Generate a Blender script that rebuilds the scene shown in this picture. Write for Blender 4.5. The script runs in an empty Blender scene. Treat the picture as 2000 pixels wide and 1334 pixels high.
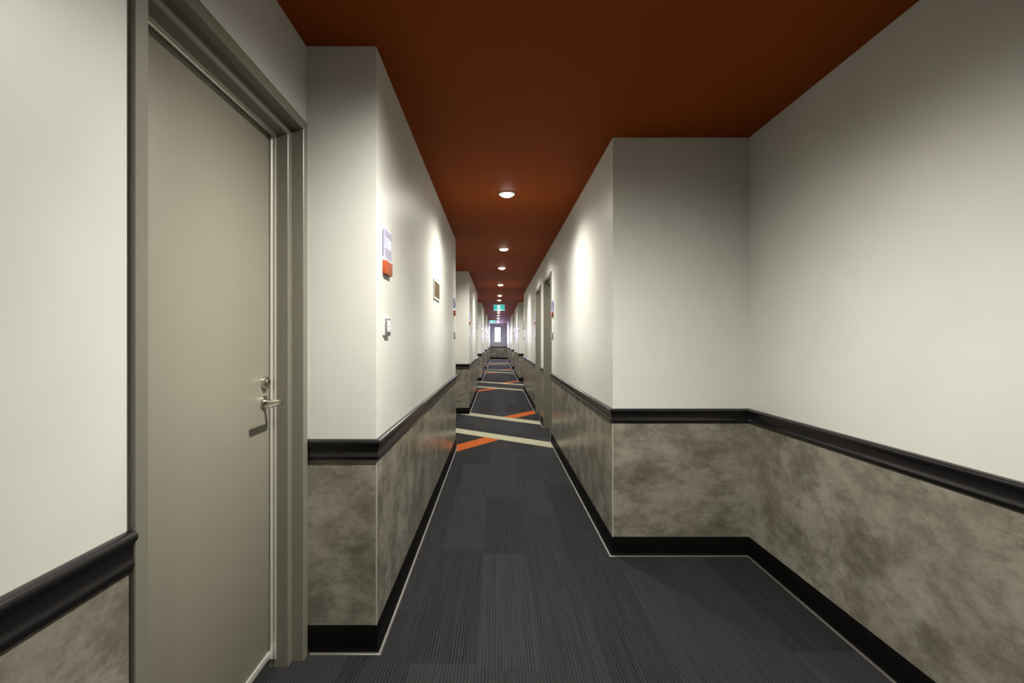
import bpy, bmesh, math, random
from mathutils import Vector, Matrix
random.seed(7)
S = bpy.context.scene
C = bpy.context.collection

# ------------------------------------------------------------------ camera, world, exposure
H = 2.40                      # ceiling height
cd = bpy.data.cameras.new('camera'); cam = bpy.data.objects.new('camera', cd); C.objects.link(cam)
cam.location = (0, 0, 1.232); cam.rotation_euler = (math.pi/2, 0, 0)
cd.sensor_width = 36; cd.lens = 17.0; cd.shift_x = 0.0145; cd.shift_y = -0.00075
cd.clip_start = 0.02
S.camera = cam
S.view_settings.view_transform = 'Standard'; S.view_settings.look = 'None'
S.view_settings.gamma = 1; S.view_settings.use_curve_mapping = False
S.view_settings.exposure = 0.0
w = bpy.data.worlds.new('world'); S.world = w; w.use_nodes = True
w.node_tree.nodes['Background'].inputs[0].default_value = (0.55, 0.68, 1, 1)
w.node_tree.nodes['Background'].inputs[1].default_value = 1.0
LIGHT_W = 190.0               # each ceiling downlight
ENTRY_W = 390.0               # the stronger lamp of the wide bay
LIGHT_COL = (1.0, 0.97, 0.90)
LENS_EMIT = 40.0
WINDOW_EMIT = 80.0
ENTRY_LIGHT = (0.19, 1.42)     # the light over the wide bay nearest the camera
DOWNLIGHTS = [(0.42, -1.6), ENTRY_LIGHT, (0.077, 3.84), (0.085, 6.14), (0.075, 7.74), (0.07, 10.07),
              (0.066, 12.46), (0.06, 13.9), (0.06, 16.4), (0.06, 18.8), (0.055, 20.1), (0.055, 22.3),
              (0.055, 24.8), (0.055, 26.4), (0.055, 28.2), (0.055, 30.7)]

# ------------------------------------------------------------------ materials
def mat(name, col=(.5, .5, .5), rough=.5, metal=0.0, spec=.5, emit=None, es=0.0, coat=0.0, coat_r=.1):
    m = bpy.data.materials.new(name); m.use_nodes = True
    b = m.node_tree.nodes['Principled BSDF']
    b.inputs['Base Color'].default_value = (*col, 1)
    b.inputs['Roughness'].default_value = rough
    b.inputs['Metallic'].default_value = metal
    b.inputs['Specular IOR Level'].default_value = spec
    b.inputs['Coat Weight'].default_value = coat
    b.inputs['Coat Roughness'].default_value = coat_r
    if emit:
        b.inputs['Emission Color'].default_value = (*emit, 1)
        b.inputs['Emission Strength'].default_value = es
    return m

class N:
    """small node helper"""
    def __init__(s, m): s.t = m.node_tree; s.b = s.t.nodes['Principled BSDF']
    def n(s, typ, **kw):
        x = s.t.nodes.new(typ)
        for k, v in kw.items():
            if k in x.inputs: x.inputs[k].default_value = v
            else: setattr(x, k, v)
        return x
    def l(s, a, b): s.t.links.new(a, b)
    def coord(s, scale=(1, 1, 1), loc=None):
        tc = s.n('ShaderNodeTexCoord'); mp = s.n('ShaderNodeMapping')
        mp.inputs['Scale'].default_value = scale
        s.l(tc.outputs['Object'], mp.inputs['Vector'])
        if loc is not None: s.l(loc, mp.inputs['Location'])
        return mp.outputs[0]
    def noise(s, vec, scale, detail=4, rough=.55):
        x = s.n('ShaderNodeTexNoise', Scale=scale, Detail=detail, Roughness=rough)
        s.l(vec, x.inputs['Vector']); return x.outputs[0]
    def ramp(s, fac, stops):
        x = s.n('ShaderNodeValToRGB'); e = x.color_ramp.elements
        while len(e) < len(stops): e.new(.5)
        for i, (p, c) in enumerate(stops):
            e[i].position = p; e[i].color = (*c, 1) if len(c) == 3 else c
        s.l(fac, x.inputs[0]); return x.outputs[0]
    def math(s, op, a, b=None):
        x = s.n('ShaderNodeMath', operation=op)
        for i, v in enumerate((a, b)):
            if v is None: continue
            if isinstance(v, (int, float)): x.inputs[i].default_value = v
            else: s.l(v, x.inputs[i])
        return x.outputs[0]
    def mix(s, fac, a, b, typ='MIX'):
        x = s.n('ShaderNodeMix', data_type='RGBA', blend_type=typ)
        for i, v in ((0, fac), (6, a), (7, b)):
            if isinstance(v, (int, float)): x.inputs[i].default_value = v
            elif isinstance(v, tuple): x.inputs[i].default_value = (*v, 1)
            else: s.l(v, x.inputs[i])
        return x.outputs[2]
    def bump(s, h, strength=.2, dist=.002):
        x = s.n('ShaderNodeBump', Strength=strength, Distance=dist)
        s.l(h, x.inputs['Height']); s.l(x.outputs[0], s.b.inputs['Normal'])

def paint(name, col, rough, bump=.06, var=.04, spec=.5):
    m = mat(name, col, rough, spec=spec); k = N(m); v = k.coord()
    n1 = k.noise(v, 2.2, 3)
    c = k.ramp(n1, [(.3, tuple(x*(1-var) for x in col)), (.7, tuple(min(1, x*(1+var)) for x in col))])
    k.l(c, k.b.inputs['Base Color'])
    k.bump(k.noise(v, 260, 2), bump, .0006)
    return m

M_WALL = paint('wall_paint', (.53, .527, .482), .42)
M_CEIL = paint('ceiling_paint', (.225, .043, .0026), .7, .04, .03, .08)
M_DOOR = paint('door_paint', (.21, .195, .152), .42, .05, .02)
M_FRAME = paint('frame_paint', (.148, .141, .11), .36, .05, .02)
M_RAIL = paint('rail_paint', (.0065, .0058, .0065), .25, .05, .2)
M_BASE = paint('skirting_vinyl', (.0025, .0024, .0025), .5, .05, .2, .06)
M_GLARE = paint('toe_glare', (.07, .067, .055), .4, .1, .15)  # lighter colour stands in for the glare along the skirting toe
M_BEAD = paint('bead_paint', (.34, .32, .26), .5)
M_ALU = mat('aluminium', (.74, .72, .66), .34, .55)
M_RUBBER = mat('rubber', (.03, .03, .028), .6)
M_STEEL = mat('brushed_nickel', (.66, .62, .54), .2, 1.0)
M_DARK = mat('dark_slot', (.015, .015, .015), .4)
M_WHITE = mat('white_plastic', (.66, .65, .61), .35)
M_GREY = mat('grey_plastic', (.13, .13, .125), .35)
M_ORANGE = mat('orange_plastic', (.31, .052, .009), .38)
M_RED = mat('red_print', (.36, .15, .09), .5)
M_LENS = mat('lamp_lens', (.9, .9, .86), .4, emit=(1, .96, .88), es=LENS_EMIT)
M_LED = mat('led_strip', (.9, .9, 1), .4, emit=(.72, .74, 1), es=2.5)
M_EDGE = mat('lit_acrylic_edge', (.34, .32, .66), .3, emit=(.45, .42, 1), es=.15)
M_DIGIT = mat('lit_engraving', (.9, .9, 1), .4, emit=(.86, .87, 1), es=1.1)
M_ACRYL = mat('clear_acrylic', (.72, .72, .84), .12)
M_ACRYL.node_tree.nodes['Principled BSDF'].inputs['Transmission Weight'].default_value = .55
M_ACRYL.node_tree.nodes['Principled BSDF'].inputs['IOR'].default_value = 1.2
M_EXIT = mat('exit_green', (.05, .42, .38), .3, emit=(.07, .55, .5), es=.8)
M_EXITW = mat('exit_white', (.8, .9, .9), .3, emit=(.7, .95, 1), es=1.0)
M_WIN = mat('bright_pane', (.8, .85, 1), .3, emit=(.44, .47, 1), es=WINDOW_EMIT)
M_WFRAME = mat('window_frame_paint', (.12, .12, .2), .4)
M_BRONZE = mat('bronze_plate', (.06, .045, .016), .4, .3)
M_GOLD = mat('gold_print', (.2, .14, .05), .4, .3)
M_SILVER = mat('silver_frame', (.66, .64, .6), .3, .3)
M_SLAB = mat('subfloor', (.05, .05, .05), .9)

# mottled stone-look laminate
M_GREYWALL = paint('end_wall_grey', (.27, .265, .24), .45)  # even grey for the end wall, darker than the side walls
M_STONE = mat('stone_laminate', rough=.3, spec=.5)
k = N(M_STONE); v = k.coord((1, 1, 1.25))
big = k.noise(v, 4.4, 4, .5); mid = k.noise(k.coord((1, 1, 1.6)), 12, 8, .7); fin = k.noise(k.coord((50, 50, 130)), 1.0, 3)
f = k.math('ADD', k.math('MULTIPLY', big, .47), k.math('ADD', k.math('MULTIPLY', mid, .45), k.math('MULTIPLY', fin, .08)))
c = k.ramp(f, [(.36, (.09, .081, .06)), (.46, (.138, .127, .098)), (.535, (.2, .187, .15)), (.64, (.27, .254, .208))])
warm = k.noise(v, 2.3, 2)
c = k.mix(k.ramp(warm, [(.45, (0, 0, 0)), (.65, (.3, .3, .3))]), c, (.155, .125, .097))
k.l(c, k.b.inputs['Base Color'])
k.b.inputs['Roughness'].default_value = .25

# ribbed carpet, tone varies from plank to plank
def carpet(name, ca, cb, rib=1.0):
    m = mat(name, rough=.95, spec=.12); k = N(m)
    oi = k.n('ShaderNodeObjectInfo'); r = oi.outputs['Random']
    cx = k.n('ShaderNodeCombineXYZ'); k.l(k.math('MULTIPLY', r, 37.0), cx.inputs[0]); k.l(k.math('MULTIPLY', r, 91.0), cx.inputs[1])
    v = k.coord((1, 1, 1))
    tc = k.n('ShaderNodeTexCoord'); sp = k.n('ShaderNodeSeparateXYZ'); k.l(tc.outputs['Object'], sp.inputs[0])
    ribs = k.math('SINE', k.math('MULTIPLY', sp.outputs[0], 2*math.pi/.0125))
    ribs = k.math('ADD', k.math('MULTIPLY', ribs, .5), .5)
    band = k.noise(k.coord((26, .9, 1), cx.outputs[0]), 1.0, 2)            # ribs fade in and out in bands
    amt = k.ramp(band, [(.40, (.08,)*3), (.62, (1,)*3)])
    streak = k.noise(k.coord((42, 1.4, 1), cx.outputs[0]), 1.0, 3)
    spk = k.noise(k.coord((300, 240, 300), cx.outputs[0]), 1.0, 2)
    r2 = k.math('FRACT', k.math('MULTIPLY', r, 7.31))
    val = k.math('ADD', k.math('MULTIPLY', streak, .2), k.math('MULTIPLY', spk, .8))
    val = k.math('ADD', val, k.math('MULTIPLY', k.math('SUBTRACT', r2, .5), .13))
    rb = k.math('MULTIPLY', k.math('MULTIPLY', k.math('SUBTRACT', ribs, .5), amt), .29*rib)
    val = k.math('ADD', val, rb)
    k.l(k.ramp(val, [(.34, ca), (.64, cb)]), k.b.inputs['Base Color'])
    k.bump(k.math('ADD', k.math('MULTIPLY', ribs, amt), k.math('MULTIPLY', spk, .8)), .5, .0015)
    return m
M_CARPET = carpet('charcoal_carpet', (.0038, .0038, .0044), (.0268, .0264, .0275))
M_CREAM = carpet('cream_carpet', (.21, .204, .14), (.3, .29, .2), .25)
M_ORCAR = carpet('orange_carpet', (.25, .052, .0065), (.33, .074, .01), .15)

# ------------------------------------------------------------------ mesh helpers
def link(name, bm, m, parent=None, smooth=False, flip=False):
    bmesh.ops.recalc_face_normals(bm, faces=bm.faces)
    me = bpy.data.meshes.new(name); bm.to_mesh(me); bm.free()
    for x in (m if isinstance(m, (list, tuple)) else [m]): me.materials.append(x)
    o = bpy.data.objects.new(name, me); C.objects.link(o)
    if smooth:
        for p in me.polygons: p.use_smooth = True
        me.set_sharp_from_angle(angle=math.radians(38))
    if parent is not None: o.parent = parent
    return o
def box(bm, a, b, bev=0.0, seg=2, mi=0):
    (x0, y0, z0), (x1, y1, z1) = [(min(p, q)) for p, q in zip(a, b)], [(max(p, q)) for p, q in zip(a, b)]
    vs = [bm.verts.new(p) for p in ((x0,y0,z0),(x1,y0,z0),(x1,y1,z0),(x0,y1,z0),(x0,y0,z1),(x1,y0,z1),(x1,y1,z1),(x0,y1,z1))]
    fs = [bm.faces.new([vs[i] for i in q]) for q in ((0,3,2,1),(4,5,6,7),(0,1,5,4),(1,2,6,5),(2,3,7,6),(3,0,4,7))]
    for f in fs: f.material_index = mi
    if bev:
        es = list({e for f in fs for e in f.edges})
        bmesh.ops.bevel(bm, geom=es, offset=bev, segments=seg, affect='EDGES', profile=.5)
    return fs
def prism(bm, pts, z0, z1, mi=0):
    lo = [bm.verts.new((x, y, z0)) for x, y in pts]; hi = [bm.verts.new((x, y, z1)) for x, y in pts]
    n = len(pts)
    fs = [bm.faces.new(lo[::-1]), bm.faces.new(hi)] + [bm.faces.new((lo[i], lo[(i+1) % n], hi[(i+1) % n], hi[i])) for i in range(n)]
    for f in fs: f.material_index = mi
def boxo(name, a, b, m, parent=None, bev=0.0):
    bm = bmesh.new(); box(bm, a, b, bev); return link(name, bm, m, parent, smooth=bev > 0)
def cyl(bm, p, q, r, seg=20, r2=None, mi=0):
    p, q = Vector(p), Vector(q); d = (q-p); L = d.length
    rot = d.to_track_quat('Z', 'Y').to_matrix().to_4x4()
    n0 = len(bm.faces)
    bmesh.ops.create_cone(bm, cap_ends=True, segments=seg, radius1=r, radius2=r if r2 is None else r2, depth=L,
                          matrix=Matrix.Translation((p+q)/2) @ rot)
def lathe(bm, prof, centre, seg=32, axis='Z', sgn=1, mi=0):
    """profile (r, h) turned about an axis through centre"""
    rings = []
    for r, h in prof:
        ring = []
        for i in range(seg):
            a = 2*math.pi*i/seg; u, w_ = r*math.cos(a), r*math.sin(a)
            p = (u, w_, h) if axis == 'Z' else (sgn*h, u, w_)
            ring.append(bm.verts.new(Vector(centre)+Vector(p)))
        rings.append(ring)
    for a, b in zip(rings, rings[1:]):
        for i in range(seg):
            f = bm.faces.new((a[i], a[(i+1) % seg], b[(i+1) % seg], b[i])); f.material_index = mi
    bm.faces.new(rings[0]).material_index = mi; bm.faces.new(rings[-1][::-1]).material_index = mi
def sweep(bm, path, prof, side):
    """profile (out, z) swept along a horizontal path with mitred corners; side=+1: out is to the left of travel"""
    P = [Vector((x, y)) for x, y in path]; rows = []
    for i, p in enumerate(P):
        ns = []
        if i > 0: d = (P[i]-P[i-1]).normalized(); ns.append(Vector((-d.y, d.x))*side)
        if i < len(P)-1: d = (P[i+1]-P[i]).normalized(); ns.append(Vector((-d.y, d.x))*side)
        m = ns[0] if len(ns) == 1 else (ns[0]+ns[1])/(1+ns[0].dot(ns[1]))
        rows.append([bm.verts.new((p.x+m.x*o, p.y+m.y*o, z)) for o, z in prof])
    n = len(prof)
    for a, b in zip(rows, rows[1:]):
        for j in range(n):
            bm.faces.new((a[j], a[(j+1) % n], b[(j+1) % n], b[j]))
    bm.faces.new(rows[0]); bm.faces.new(rows[-1][::-1])
def empty(name, loc, label=None, cat=None, group=None, kind=None):
    o = bpy.data.objects.new(name, None); C.objects.link(o); o.location = loc; o.empty_display_size = .1
    bpy.context.view_layer.update()
    tag(o, label, cat, group, kind); return o
def tag(o, label=None, cat=None, group=None, kind=None):
    for kk, vv in (('label', label), ('category', cat), ('group', group), ('kind', kind)):
        if vv: o[kk] = vv
    return o

# ------------------------------------------------------------------ plan of the corridor
XL, XR = -0.48, 0.665          # faces of the projecting wall runs
RL, RR = -0.757, 0.95          # backs of the recesses
YB, YE = -3.0, 32.4
L_RUNS = [(1.918, 5.59), (8.12, 11.8), (14.7, 18.2), (20.9, 24.5), (27.2, YE)]
R_RUNS = [(2.78, 12.1), (14.7, 18.5), (21.0, 24.7), (27.2, YE)]
XR0 = 1.449                    # right wall of the wide bay by the camera
DOOR_W = 0.9065
DL = 0.9935                    # left door starts here
DR1, DR2 = 5.92, 7.34          # right doors start here
HEAD = 2.085
NICHE = 0.16

def left_path(y_start=None):
    p = []
    for i, (a, b) in enumerate(L_RUNS):
        p += [(RL, a), (XL, a), (XL, b)]
        if b < YE: p += [(RL, b)]
    return p
def right_path():
    p = []
    for i, (a, b) in enumerate(R_RUNS):
        p += [(XR0 if i == 0 else RR, a), (XR, a), (XR, b)]
        if b < YE: p += [(RR, b)]
    return p
def niche(x, y, s):             # s: +1 the room lies towards +x
    return [(x, y), (x-s*NICHE, y), (x-s*NICHE, y+DOOR_W), (x, y+DOOR_W)]

bm = bmesh.new()
prism(bm, [(-1.3, YB)] + [(RL, YB)] + niche(RL, DL, 1) + left_path() + [(-1.3, YE)], -.02, H)
wall_left = tag(link('wall_left', bm, M_WALL), 'pale greige painted left corridor wall stepping in and out at door recesses', kind='structure')
rp = right_path()
bm = bmesh.new()
prism(bm, [(1.9, YB), (XR0, YB), rp[0], rp[1]] + niche(XR, DR1, -1) + niche(XR, DR2, -1) + rp[2:] + [(1.9, YE)], -.02, H)
wall_right = tag(link('wall_right', bm, M_WALL), 'pale greige painted right corridor wall with wide bay at the front', kind='structure')
for wl, x, y, s in ((wall_left, RL, DL, 1), (wall_right, XR, DR1, -1), (wall_right, XR, DR2, -1)):
    boxo('lintel', (x, y, HEAD), (x-s*NICHE, y+DOOR_W, H), M_WALL, wl)
wall_rear = tag(boxo('wall_rear', (-1.3, YB-.15, -.02), (1.9, YB, H), M_WALL), kind='structure')
# end wall with a window opening
WX0, WX1, WZ0, WZ1 = -.16, .23, 1.14, 2.13
bm = bmesh.new()
def ringface(y):
    o = [bm.verts.new((x, y, z)) for x, z in ((-1.3, -.02), (1.9, -.02), (1.9, H), (-1.3, H))]
    i = [bm.verts.new((x, y, z)) for x, z in ((WX0, WZ0), (WX1, WZ0), (WX1, WZ1), (WX0, WZ1))]
    for q in range(4): bm.faces.new((o[q], o[(q+1) % 4], i[(q+1) % 4], i[q]))
    return o, i
o1, i1 = ringface(YE); o2, i2 = ringface(YE+.15)
for q in range(4):
    bm.faces.new((o1[q], o1[(q+1) % 4], o2[(q+1) % 4], o2[q])); bm.faces.new((i1[q], i1[(q+1) % 4], i2[(q+1) % 4], i2[q]))
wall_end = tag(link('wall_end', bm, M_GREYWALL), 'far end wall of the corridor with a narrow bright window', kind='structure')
ceiling = tag(boxo('ceiling', (-1.3, YB-.15, H), (1.9, YE+.15, H+.12), M_CEIL), 'burnt orange satin painted ceiling', kind='structure')
floor = tag(boxo('floor', (-1.3, YB-.15, -.12), (1.9, YE+.15, -.0065), M_SLAB), 'floor of charcoal ribbed carpet planks with cream and orange stripes', kind='structure')

# ------------------------------------------------------------------ carpet planks
ZONES = [(RL-.11, XR0, YB, 1.918), (XL, XR0, 1.918, 2.78), (XL, XR, 2.78, YE)]
ZONES += [(XR, XR+.12, q, q+DOOR_W) for q in (DR1, DR2)]
for (a, b), (c_, d_) in zip(L_RUNS, L_RUNS[1:]): ZONES.append((RL, XL, b, c_))
for (a, b), (c_, d_) in zip(R_RUNS, R_RUNS[1:]): ZONES.append((XR, RR, b, c_))
bm = bmesh.new(); box(bm, (-.1247, -.4994, -.0065), (.1247, .4994, 0)); bmesh.ops.recalc_face_normals(bm, faces=bm.faces)
pm = bpy.data.meshes.new('carpet_plank'); bm.to_mesh(pm); bm.free(); pm.materials.append(M_CARPET)
offs = [.0, .62, .31, .8, .45, .12, .7, .25, .55, .9, .38, .05]
for ci in range(-4, 6):
    cx0 = -.08 + ci*.25 + .0
    y = -1.2 + offs[ci % 12]
    while y < YE:
        xa, xb, ya, yb = cx0+.02, cx0+.23, y+.02, y+.98
        if any(xa < z1 and xb > z0 and ya < y1 and yb > y0 for z0, z1, y0, y1 in ZONES):
            o = bpy.data.objects.new('carpet_plank', pm); C.objects.link(o); o.location = (cx0+.125, y+.5, 0); o.parent = floor
        y += 1.0

# diagonal stripes, inlaid
def stripe(name, m, mid, slope, width, xa, xb, ztop, xa2=None, xb2=None):
    """a diagonal strip from x=xa to x=xb; xa2, xb2: ends of its upper edge when they differ"""
    half = width/2*math.sqrt(1+slope*slope)
    f = lambda x: mid[1] + slope*(x-mid[0])
    bm = bmesh.new()
    prism(bm, [(xa, f(xa)-half), (xb, f(xb)-half), (xb if xb2 is None else xb2, f(xb if xb2 is None else xb2)+half), (xa if xa2 is None else xa2, f(xa if xa2 is None else xa2)+half)], -.004, ztop)
    return link(name, bm, m, floor)
P = 6.34
for kk in range(5):
    d = kk*P
    if 7.8+d > YE: 
        if 6.3+d > YE: break
    left = RL if kk < 4 else XL
    tag(stripe('cream_stripe', M_CREAM, (0, 6.20+d), -.77, .25, left, XR, .003), 'cream carpet stripe')
    tag(stripe('orange_stripe', M_ORCAR, (-.467, 5.54+d), 1.36, .235, XL, .05, .002, None, -.15), 'orange carpet stripe')
    if 8.2+d < YE:
        tag(stripe('cream_stripe', M_CREAM, (.05, 7.70+d), -.80, .235, left, RR if 0 < kk < 4 else XR, .003), 'cream carpet stripe')
        tag(stripe('orange_stripe', M_ORCAR, (.4, 8.03+d), 1.30, .235, .3, XR, .002, .03), 'orange carpet stripe')

# ------------------------------------------------------------------ wainscot panels, corner beads
ZT, ZB = .80, .10
def panels(wl, path, side, t=.003):
    for (x0, y0), (x1, y1) in zip(path, path[1:]):
        d = Vector((x1-x0, y1-y0)); L = d.length
        if L < .02: continue
        d.normalize(); n = Vector((-d.y, d.x))*side
        bm = bmesh.new()
        e = .0015
        a = Vector((x0, y0))+d*e; b = Vector((x1, y1))-d*e
        prism(bm, [tuple(a), tuple(b), tuple(b+n*t), tuple(a+n*t)], ZB, ZT)
        link('wainscot_panel', bm, M_STONE, wl)
lp = left_path()
LSEG = [[(RL, YB), (RL, DL)], [(RL, DL+DOOR_W)] + lp]
RSEG = [[(XR0, YB), rp[0], rp[1], (XR, DR1)], [(XR, DR1+DOOR_W), (XR, DR2)], [(XR, DR2+DOOR_W)] + rp[2:]]
for s in LSEG: panels(wall_left, s, -1)
for s in RSEG: panels(wall_right, s, 1)
ESEG = [(XL, YE), (XR, YE)]
panels(wall_end, ESEG, -1)
# pale bead where two laminate sheets meet on an outer corner
for wl, x, y, s in [(wall_left, XL, a, -1) for a, b in L_RUNS[:3]] + [(wall_right, XR, a, 1) for a, b in R_RUNS[:2]]:
    boxo('corner_bead', (x+s*.001, y+.001, ZB), (x-s*.0038, y-.0038, ZT-.03), M_BEAD, wl)

RAILZ = .843
RAIL = [(0, 0), (.007, .0), (.0135, -.0015), (.018, -.0055), (.020, -.0115), (.0185, -.018), (.014, -.0245), (.0105, -.032),
        (.0085, -.041), (.008, -.051), (.009, -.059), (.0115, -.0645), (.0125, -.069), (.0115, -.0735), (.0085, -.077), (.0075, -.0815), (0, -.0815)]
RAIL = [(o+.001, RAILZ+z) for o, z in RAIL]
SKIRT = [(0, .106), (.0035, .106), (.005, .104), (.0055, .03), (.0075, .014), (.011, .006), (.016, .0015), (.017, 0), (0, 0)]
GLAREP = [(.012, 0), (.012, .004), (.0165, .0045), (.0215, .0025), (.0235, 0)]  # thin added strip that carries the painted glare at the skirting foot
tn = 0
def runs(segs, side, base, labels):
    global tn
    for s, lb in zip(segs, labels):
        tn += 1
        bm = bmesh.new(); sweep(bm, s, RAIL, side)
        tag(link('trim_%d' % tn, bm, M_RAIL, smooth=True), 'black moulded chair rail ' + lb, kind='structure')
        bm = bmesh.new(); sweep(bm, s, SKIRT, side)
        b = tag(link(base, bm, M_BASE, smooth=True), 'black coved vinyl skirting ' + lb, kind='structure')
        bm = bmesh.new(); sweep(bm, s, GLAREP, side); link('toe_glare_strip', bm, M_GLARE, b, smooth=True)
runs([[(RL, YB), (RL, DL-.001)], [(RL, DL+DOOR_W+.002)] + lp], -1, 'baseboard_left',
     ['on left wall before the near door', 'on left wall beyond the near door'])
runs([RSEG[0][:-1] + [(XR, DR1-.001)], [(XR, DR1+DOOR_W+.001), (XR, DR2-.001)], [(XR, DR2+DOOR_W+.001)] + rp[2:]], 1, 'baseboard_right',
     ['on right wall around the near bay', 'between the two right hand doors', 'on right wall beyond the second door'])
runs([ESEG], -1, 'baseboard_end', ['on end wall under the window'])

# ------------------------------------------------------------------ doors
FR = [(0, -.15), (0, .011), (.0025, .013), (.0375, .013), (.04, .0105), (.04, -.033), (.070, -.033), (.072, -.035), (.072, -.15)]
def door(n, x, y, s, far_handle, label):
    """x: wall face, y: start of the frame, s: +1 the room lies towards +x"""
    W = DOOR_W
    root = tag(empty('door_%d' % n, (x, y+W/2, 0)), label, kind='structure')
    inv = root.matrix_world.inverted()
    def put(name, bm, m, parent=None, smooth=False):
        o = link(name, bm, m, None, smooth); o.data.transform(inv)
        o.parent = parent or root
        return o
    pt = lambda u, out, z: (x+s*out, y+u, z)
    bm = bmesh.new(); rows = []
    for (u0, z0, du, dz) in ((0, 0, 1, 0), (0, HEAD, 1, -1), (W, HEAD, -1, -1), (W, 0, -1, 0)):
        rows.append([bm.verts.new(pt(u0+du*t, o, z0+dz*t)) for t, o in FR])
    for a, b in zip(rows, rows[1:]):
        for j in range(len(FR)-1): bm.faces.new((a[j], a[j+1], b[j+1], b[j]))
        bm.faces.new((a[-1], a[0], b[0], b[-1]))
    bm.faces.new(rows[0]); bm.faces.new(rows[-1][::-1])
    put('door_frame', bm, M_FRAME, smooth=True)
    # pale perimeter seal: two fins on a carrier, round three sides
    bm = bmesh.new(); rows = []
    SE = [(.072, -.078), (.0765, -.078), (.0765, -.083), (.0735, -.085), (.0735, -.092), (.0765, -.094), (.0765, -.1), (.072, -.1)]
    for (u0, z0, du, dz) in ((0, .03, 1, 0), (0, HEAD, 1, -1), (W, HEAD, -1, -1), (W, .03, -1, 0)):
        rows.append([bm.verts.new(pt(u0+du*t, o, z0+dz*t)) for t, o in SE])
    for a, b in zip(rows, rows[1:]):
        for j in range(len(SE)): bm.faces.new((a[j], a[(j+1) % len(SE)], b[(j+1) % len(SE)], b[j]))
    bm.faces.new(rows[0]); bm.faces.new(rows[-1][::-1])
    tag(put('perimeter_seal', bm, M_ALU), 'pale seal strip lining the frame')
    u0, u1 = .0745, W-.0745
    bm = bmesh.new(); box(bm, pt(u0, -.103, .062), pt(u1, -.145, HEAD-.0745), .0015)
    leaf = put('door_leaf', bm, M_DOOR, smooth=True)
    bm = bmesh.new(); box(bm, pt(u0, -.099, .034), pt(u1, -.14, .0615), .002)
    tag(put('door_bottom_seal', bm, M_ALU, smooth=True), 'pale metal strip along the foot of the door')
    bm = bmesh.new(); box(bm, pt(u0, -.106, .001), pt(u1, -.135, .034))
    put('rubber_skirt', bm, M_RUBBER)
    # lever set and deadbolt
    hu = W-.118 if far_handle else .118
    dr = -1 if far_handle else 1
    bm = bmesh.new()
    lathe(bm, [(.0, -.103), (.025, -.103), (.025, -.097), (.0235, -.0945), (.012, -.093), (.0, -.093)], pt(hu, 0, 1.006), 32, 'X', s)
    hr = tag(put('handle_rose', bm, M_STEEL, leaf, smooth=True), 'brushed metal rose')
    path = [pt(hu, -.094, 1.006), pt(hu, -.05, 1.006), pt(hu, -.041, 1.006), pt(hu+dr*.003, -.0355, 1.006), pt(hu+dr*.009, -.033, 1.006), pt(hu+dr*.06, -.033, 1.006), pt(hu+dr*.122, -.033, 1.005)]
    bm = bmesh.new(); tube(bm, path, .0078, 16)
    tag(put('lever', bm, M_STEEL, leaf, smooth=True), 'brushed metal lever')
    bm = bmesh.new()
    lathe(bm, [(.0, -.103), (.0225, -.103), (.0225, -.093), (.0205, -.087), (.0125, -.0865), (.012, -.084), (.0, -.084)], pt(hu, 0, 1.078), 32, 'X', s)
    bolt = tag(put('deadbolt', bm, M_STEEL, leaf, smooth=True), 'round brushed metal lock above the lever')
    bm = bmesh.new(); box(bm, pt(hu-.0015, -.0855, 1.071), pt(hu+.0015, -.0835, 1.085)); 
    put('keyhole', bm, M_DARK, leaf)
    return root
def tube(bm, pts, r, seg=14):
    pts = [Vector(p) for p in pts]; rows = []
    up = Vector((0, 0, 1))
    for i, p in enumerate(pts):
        t = (pts[min(i+1, len(pts)-1)]-pts[max(i-1, 0)]).normalized()
        a = t.cross(up).normalized(); b = a.cross(t).normalized()
        rows.append([bm.verts.new(p+a*r*math.cos(2*math.pi*j/seg)+b*r*math.sin(2*math.pi*j/seg)) for j in range(seg)])
    for a, b in zip(rows, rows[1:]):
        for j in range(seg): bm.faces.new((a[j], a[(j+1) % seg], b[(j+1) % seg], b[j]))
    bm.faces.new(rows[0]); bm.faces.new(rows[-1][::-1])
door(1, RL, DL, 1, True, 'large olive grey door in stepped frame in left foreground')
door(2, XR, DR1, -1, False, 'nearer olive grey door frame recessed in the right wall')
door(3, XR, DR2, -1, True, 'farther olive grey door frame recessed in the right wall')

# ------------------------------------------------------------------ end window
win = tag(empty('window_1', ((WX0+WX1)/2, YE, WZ0)), 'tall narrow bright window in the end wall', kind='structure')
inv = win.matrix_world.inverted()
bm = bmesh.new()
def rect_ring(bm, x0, x1, z0, z1, t, ya, yb):
    o = [(x0, z0), (x1, z0), (x1, z1), (x0, z1)]; i = [(x0+t, z0+t), (x1-t, z0+t), (x1-t, z1-t), (x0+t, z1-t)]
    L = [[bm.verts.new((x, y, z)) for x, z in p] for y in (ya, yb) for p in (o, i)]
    for q in range(4):
        r = (q+1) % 4
        bm.faces.new((L[0][q], L[0][r], L[1][r], L[1][q])); bm.faces.new((L[2][q], L[2][r], L[3][r], L[3][q]))
        bm.faces.new((L[0][q], L[0][r], L[2][r], L[2][q])); bm.faces.new((L[1][q], L[1][r], L[3][r], L[3][q]))
rect_ring(bm, WX0, WX1, WZ0, WZ1, .028, YE-.012, YE+.06)
o = link('window_frame', bm, M_WFRAME); o.data.transform(inv); o.parent = win
bm = bmesh.new(); box(bm, (WX0+.02, YE+.025, WZ0+.02), (WX1-.02, YE+.037, WZ1-.02))
o = link('window_pane', bm, M_WIN); o.data.transform(inv); o.parent = win; o['label'] = 'frosted pane lit by daylight'

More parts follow.
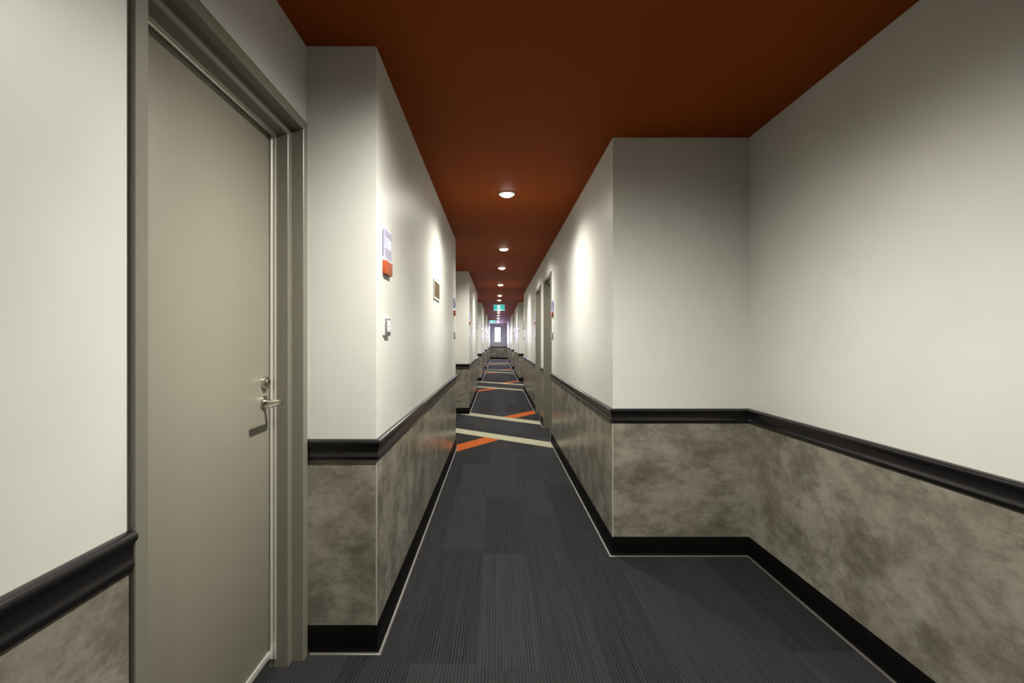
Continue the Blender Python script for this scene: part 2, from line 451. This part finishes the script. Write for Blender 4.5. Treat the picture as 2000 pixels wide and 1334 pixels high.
# ------------------------------------------------------------------ ceiling downlights
ORD = ['first', 'second', 'third', 'fourth', 'fifth', 'sixth', 'seventh', 'eighth', 'ninth', 'tenth', 'eleventh', 'twelfth', 'thirteenth', 'fourteenth', 'fifteenth', 'sixteenth']
bm = bmesh.new(); lathe(bm, [(.050, -.0), (.050, -.006), (.054, -.009), (.062, -.0085), (.0655, -.005), (.066, 0)], (0, 0, 0), 40)
ring_o = link('trim_ring', bm, M_WHITE, smooth=True)
bm = bmesh.new(); lathe(bm, [(.0505, -.004), (.050, -.008), (.045, -.016), (.033, -.022), (.017, -.0255), (.003, -.0265)], (0, 0, 0), 40)
lens_o = link('lens', bm, M_LENS, smooth=True)
ring_m, lens_m = ring_o.data, lens_o.data
bpy.data.objects.remove(ring_o); bpy.data.objects.remove(lens_o)
sd = bpy.data.lights.new('downlight_beam', 'SPOT')
sd.energy = LIGHT_W; sd.color = LIGHT_COL; sd.spot_size = math.radians(176); sd.spot_blend = 1.0; sd.shadow_soft_size = .028

# reflector optics: a soft cut-off near the horizontal
def optics(d, lo, hi, n, tilt=0.0):      # tilt: leans the beam down the corridor
    d.use_nodes = True
    t = d.node_tree; e = t.nodes['Emission']; g = t.nodes.new('ShaderNodeNewGeometry'); q = t.nodes.new('ShaderNodeVectorMath'); q.operation = 'DOT_PRODUCT'
    q.inputs[1].default_value = (0, math.sin(tilt), -math.cos(tilt))
    a = t.nodes.new('ShaderNodeMath'); a.operation = 'ABSOLUTE'
    m = t.nodes.new('ShaderNodeMapRange'); m.interpolation_type = 'SMOOTHSTEP'; m.inputs[1].default_value = lo; m.inputs[2].default_value = hi
    p = t.nodes.new('ShaderNodeMath'); p.operation = 'POWER'; p.inputs[1].default_value = n
    k = t.nodes.new('ShaderNodeMath'); k.operation = 'MULTIPLY'
    t.links.new(g.outputs['Incoming'], q.inputs[0]); t.links.new(q.outputs['Value'], a.inputs[0])
    t.links.new(a.outputs[0], m.inputs[0]); t.links.new(a.outputs[0], p.inputs[0])
    t.links.new(m.outputs[0], k.inputs[0]); t.links.new(p.outputs[0], k.inputs[1]); t.links.new(k.outputs[0], e.inputs['Strength'])
se = sd.copy(); se.energy = ENTRY_W
optics(sd, .06, .48, .9); optics(se, .0, .42, 1.15, math.radians(12))
vis = 0
for i, (x, y) in enumerate(DOWNLIGHTS):
    if i < 2: lb = ['round white recessed downlight behind the camera over the bay', 'round white recessed downlight over the near bay above the camera'][i]
    else:
        lb = 'bright round ceiling downlight, %s in the row counted from the near end' % ORD[i-2]
    t = empty('downlight', (x, y, H), lb, 'ceiling light', 'downlights along the corridor ceiling')
    for nm, me in (('trim_ring', ring_m), ('lens', lens_m)):
        o = bpy.data.objects.new(nm, me); C.objects.link(o); o.parent = t
    l = bpy.data.objects.new('beam', se if (x, y) == ENTRY_LIGHT else sd); C.objects.link(l); l.parent = t; l.location = (0, 0, -.05)

# ------------------------------------------------------------------ edge lit room signs and key card switches
def text_mesh(s, size):
    cu = bpy.data.curves.new('t', 'FONT'); cu.body = s; cu.size = size; cu.extrude = .0008; cu.align_x = 'CENTER'; cu.align_y = 'CENTER'
    cu.space_character = 1.16; cu.offset = -.0004
    o = bpy.data.objects.new('t', cu); C.objects.link(o); bpy.context.view_layer.update()
    me = bpy.data.meshes.new_from_object(o.evaluated_get(bpy.context.evaluated_depsgraph_get()))
    bpy.data.objects.remove(o); return me
def frame_of(x, yc, s):
    """local x runs to the right as seen from the corridor, local y out of the wall"""
    # wall on the left (s=+1): right as seen = +y ; wall on the right (s=-1): right as seen = -y
    return Matrix.Translation((x, yc, 0)) @ (Matrix(((0, 1, 0, 0), (1, 0, 0, 0), (0, 0, 1, 0), (0, 0, 0, 1))) if s > 0 else
                                             Matrix(((0, -1, 0, 0), (-1, 0, 0, 0), (0, 0, 1, 0), (0, 0, 0, 1))))
def wall_thing(name, x, yc, s, z, label, cat, group):
    t = empty(name, (x, yc, z), label, cat, group)
    F = t.matrix_world.inverted() @ frame_of(x, yc, s)
    def put(nm, bm, m, parent=None, smooth=False):
        o = link(nm, bm, m, None, smooth); o.data.transform(F)
        if F.determinant() < 0: o.data.flip_normals()
        o.parent = parent or t; return o
    return t, put
SZ0, SZ1, SZ2 = 1.514, 1.572, 1.707
def room_sign(x, yc, s, label, number=None):
    t, put = wall_thing('room_sign', x, yc, s, SZ0, label, 'sign', 'edge lit room number signs')
    bm = bmesh.new(); box(bm, (-.061, 0, SZ0), (.061, .0165, SZ1), .0025); put('orange_base', bm, M_ORANGE, smooth=True)
    bm = bmesh.new(); box(bm, (-.056, .003, SZ1-.001), (.056, .0125, SZ1+.003)); put('led_strip', bm, M_LED)
    bm = bmesh.new(); box(bm, (-.061, .004, SZ1+.001), (.061, .0115, SZ2))
    for f in bm.faces: f.material_index = 2 if f.calc_center_median().z > SZ2-.001 else 1 if abs(f.calc_center_median().y-.00775) < .003 else 0
    p = put('acrylic_panel', bm, [M_ACRYL, M_EDGE, M_LED])
    bm = bmesh.new(); box(bm, (-.0625, .003, SZ1-.002), (-.0575, .0125, SZ1+.012)); put('end_clip', bm, M_LED)
    if number:
        me = text_mesh(number, .066)
        bm = bmesh.new(); bm.from_mesh(me)
        bmesh.ops.transform(bm, verts=bm.verts, matrix=Matrix.Translation((-.008, .0124, 1.643)) @ Matrix.Rotation(math.pi/2, 4, 'X') @ Matrix.Scale(1, 4))
        # mirrored when laid on the wall frame, so turn it round
        o = put('room_number', bm, M_DIGIT); o['label'] = 'white glowing digits 330'
    return t
CZ0, CZ1 = 1.254, 1.337
def key_switch(x, yc, s, label):
    t, put = wall_thing('key_card_switch', x, yc, s, CZ0, label, 'switch', 'key card switches beside the doors')
    bm = bmesh.new(); box(bm, (-.048, 0, CZ0), (.048, .0065, CZ1), .002); put('face_plate', bm, M_WHITE, smooth=True)
    bm = bmesh.new(); box(bm, (-.032, .006, CZ0-.001), (.045, .0135, CZ1-.01), .002); m_ = put('reader', bm, M_GREY, smooth=True)
    bm = bmesh.new(); box(bm, (-.02, .013, CZ0+.016), (.038, .0155, CZ1-.018), .001); cdd = put('card_face', bm, M_WHITE, m_, smooth=True)
    bm = bmesh.new(); lathe(bm, [(0, .0152), (.0065, .0152), (.0065, .0158), (0, .0158)], (0, 0, 0), 14, 'X', 1)
    bmesh.ops.transform(bm, verts=bm.verts, matrix=Matrix.Translation((0.006, 0, CZ0+.04)) @ Matrix.Rotation(math.pi/2, 4, 'Z'))
    put('red_mark', bm, M_RED, m_)
    bm = bmesh.new(); box(bm, (-.026, .013, CZ0+.004), (.04, .0142, CZ0+.01)); put('card_slot', bm, M_DARK, m_)
    bm = bmesh.new(); lathe(bm, [(0, .006), (.003, .006), (.0025, .0078), (0, .0078)], (0, 0, 0), 10, 'X', 1)
    bmesh.ops.transform(bm, verts=bm.verts, matrix=Matrix.Translation((-.041, 0, (CZ0+CZ1)/2)) @ Matrix.Rotation(math.pi/2, 4, 'Z'))
    put('screw', bm, M_GREY)
    return t
spots = []
for i, (a, b) in enumerate(L_RUNS):
    spots.append((XL, a+.165, 1, 'left', i, 'near')); 
    if b < YE: spots.append((XL, b-.2, 1, 'left', i, 'far'))
spots.append((XR, DR1-.15, -1, 'right', 0, 'door')); spots.append((XR, DR2+DOOR_W+.16, -1, 'right', 0, 'door2'))
spots.append((XR, R_RUNS[0][1]-.2, -1, 'right', 0, 'far'))
for i, (a, b) in enumerate(R_RUNS):
    if i == 0: continue
    spots.append((XR, a+.165, -1, 'right', i, 'near'))
    if b < YE: spots.append((XR, b-.2, -1, 'right', i, 'far'))
for x, y, s, sd_, i, wh in spots:
    if sd_ == 'left' and i == 0 and wh == 'near':
        ls, lk = 'clear sign reading 330 over orange base on near left wall', 'white and grey key card switch below the 330 sign'
    elif wh == 'door':
        ls, lk = 'orange based sign beside near edge of first right door', 'key card switch beside near edge of first right door'
    elif wh == 'door2':
        ls, lk = 'orange based lit sign just past the second right door', 'key card switch just past the second right door'
    else:
        wd = '%s end of the %s projecting %s wall stretch' % (wh, ORD[i], sd_)
        ls, lk = 'glowing room sign with orange base at ' + wd, 'small key card switch at ' + wd
    room_sign(x, y, s, ls, '330' if (sd_ == 'left' and i == 0 and wh == 'near') else None)
    key_switch(x, y+(-.01 if s > 0 else 0), s, lk)

# ------------------------------------------------------------------ framed notice
t, put = wall_thing('framed_notice', XL, 3.815, 1, 1.552, 'small silver framed bronze notice with gold print on left wall', 'notice', None)
z0, z1, hw = 1.552, 1.702, .1835
bm = bmesh.new()
o_ = [(-hw, z0), (hw, z0), (hw, z1), (-hw, z1)]; i_ = [(-hw+.028, z0+.016), (hw-.028, z0+.016), (hw-.028, z1-.016), (-hw+.028, z1-.016)]
Ls = [[bm.verts.new((xx, yy, zz)) for xx, zz in p] for yy, p in ((0, o_), (.009, o_), (.0075, i_), (0, i_))]
for A, B in zip(Ls, Ls[1:]+Ls[:1]):
    for q in range(4): bm.faces.new((A[q], A[(q+1) % 4], B[(q+1) % 4], B[q]))
put('frame', bm, M_SILVER)
bm = bmesh.new(); box(bm, (-hw+.027, .0005, z0+.015), (hw-.027, .005, z1-.015)); plate = put('plate', bm, M_BRONZE)
rr = random.Random(3)
bm = bmesh.new(); box(bm, (-hw+.045, .005, z1-.05), (.07, .0056, z1-.036)); put('print_line', bm, M_GOLD, plate)
for xx, zz, ww, hh in ((-.09, z0+.075, .03, .02), (-.035, z0+.06, .022, .045), (.03, z0+.075, .04, .028), (.085, z0+.07, .026, .03), (-.06, z0+.03, .04, .014), (.03, z0+.035, .05, .016)):
    bm = bmesh.new(); box(bm, (xx-ww/2, .005, zz-hh/2), (xx+ww/2, .0056, zz+hh/2)); put('print_block', bm, M_GOLD, plate)

# ------------------------------------------------------------------ exit signs
def exit_sign(x, y, w_, h_, label, kind):
    t = empty('exit_sign', (x, y, H), label, 'exit sign')
    def put(nm, bm, m, parent=None):
        o = link(nm, bm, m, None, True); o.parent = parent or t; return o
    zt = -.03
    bm = bmesh.new(); box(bm, (-w_/2-.02, -.035, -.032), (w_/2+.02, .035, 0), .004); put('ceiling_bracket', bm, M_SILVER)
    bm = bmesh.new(); box(bm, (-w_/2, -.006, zt-h_), (w_/2, .006, zt), .002); pan = put('green_panel', bm, M_EXIT)
    bm = bmesh.new(); box(bm, (-w_/2, -.0072, zt-h_-.001), (w_/2, .0072, zt-h_+.014), .001); put('bright_lower_edge', bm, M_EXITW)
    yb, yf = -.0075, -.0058
    if kind == 'man':
        bm = bmesh.new(); box(bm, (-.055, yb, zt-h_+.025), (.035, yf, zt-.012)); put('white_doorway', bm, M_EXITW, pan)
        bm = bmesh.new(); cx_ = .0; zb = zt-h_+.03
        def limb(a, b, r): 
            tube(bm, [(a[0], -.0085, zb+a[1]), ((a[0]+b[0])/2, -.0085, zb+(a[1]+b[1])/2+.0001), (b[0], -.0085, zb+b[1])], r, 8)
        limb((-.005, .045), (.004, .082), .011); limb((-.005, .045), (.022, .03), .0065); limb((.022, .03), (.02, .004), .0055)
        limb((-.006, .045), (-.022, .02), .0065); limb((-.022, .02), (-.042, .018), .0055)
        limb((.004, .08), (.03, .066), .005); limb((.0, .08), (-.024, .066), .005)
        bmesh.ops.create_uvsphere(bm, u_segments=10, v_segments=8, radius=.0105, matrix=Matrix.Translation((.012, -.0085, zb+.104)))
        put('running_figure', bm, M_EXIT, pan)
        bm = bmesh.new(); box(bm, (.035, yb, zt-h_+.025), (.08, yf, zt-h_+.04)); put('white_floor_bar', bm, M_EXITW, pan)
    else:
        bm = bmesh.new(); box(bm, (-.12, yb, zt-h_+.03), (-.02, yf, zt-.02)); put('white_doorway', bm, M_EXITW, pan)
        bm = bmesh.new(); box(bm, (-.085, -.0095, zt-h_+.05), (-.055, -.0072, zt-.045)); put('running_figure', bm, M_EXIT, pan)
        bm = bmesh.new()
        pts = [(.075, zt-h_+.03), (.125, zt-h_+.085), (.09, zt-h_+.085), (.09, zt-.02), (.06, zt-.02), (.06, zt-h_+.085), (.025, zt-h_+.085)]
        A = [bm.verts.new((px, yb, pz)) for px, pz in pts]; B = [bm.verts.new((px, yf, pz)) for px, pz in pts]
        bm.faces.new(A); bm.faces.new(B[::-1])
        for q in range(len(pts)): bm.faces.new((A[q], A[(q+1) % len(pts)], B[(q+1) % len(pts)], B[q]))
        put('white_arrow', bm, M_EXITW, pan)
    return t
exit_sign(.064, 15.3, .35, .185, 'nearer green exit sign with running figure hung from corridor ceiling', 'man')
exit_sign(-.25, 26.9, .34, .165, 'farther small green exit sign with arrow at left of ceiling', 'arrow')

# ------------------------------------------------------------------ smoke detectors
for (x, y), lb in (((.06, 17.6), 'round smoke detector on ceiling just past the nearer exit sign'),
                   ((.035, 26.0), 'small round smoke detector near the farther exit sign'),
                   ((.03, 31.7), 'round smoke detector on ceiling close to the end wall')):
    t = empty('smoke_detector', (x, y, H), lb, 'smoke detector', 'ceiling smoke detectors')
    bm = bmesh.new(); lathe(bm, [(.062, 0), (.062, -.012), (.056, -.02)], (0, 0, 0), 24); o = link('base', bm, M_WHITE, t, True)
    bm = bmesh.new(); lathe(bm, [(.046, -.02), (.046, -.032), (.038, -.048), (.02, -.054), (.004, -.055)], (0, 0, 0), 24); link('sensor_head', bm, M_GREY, t, True)
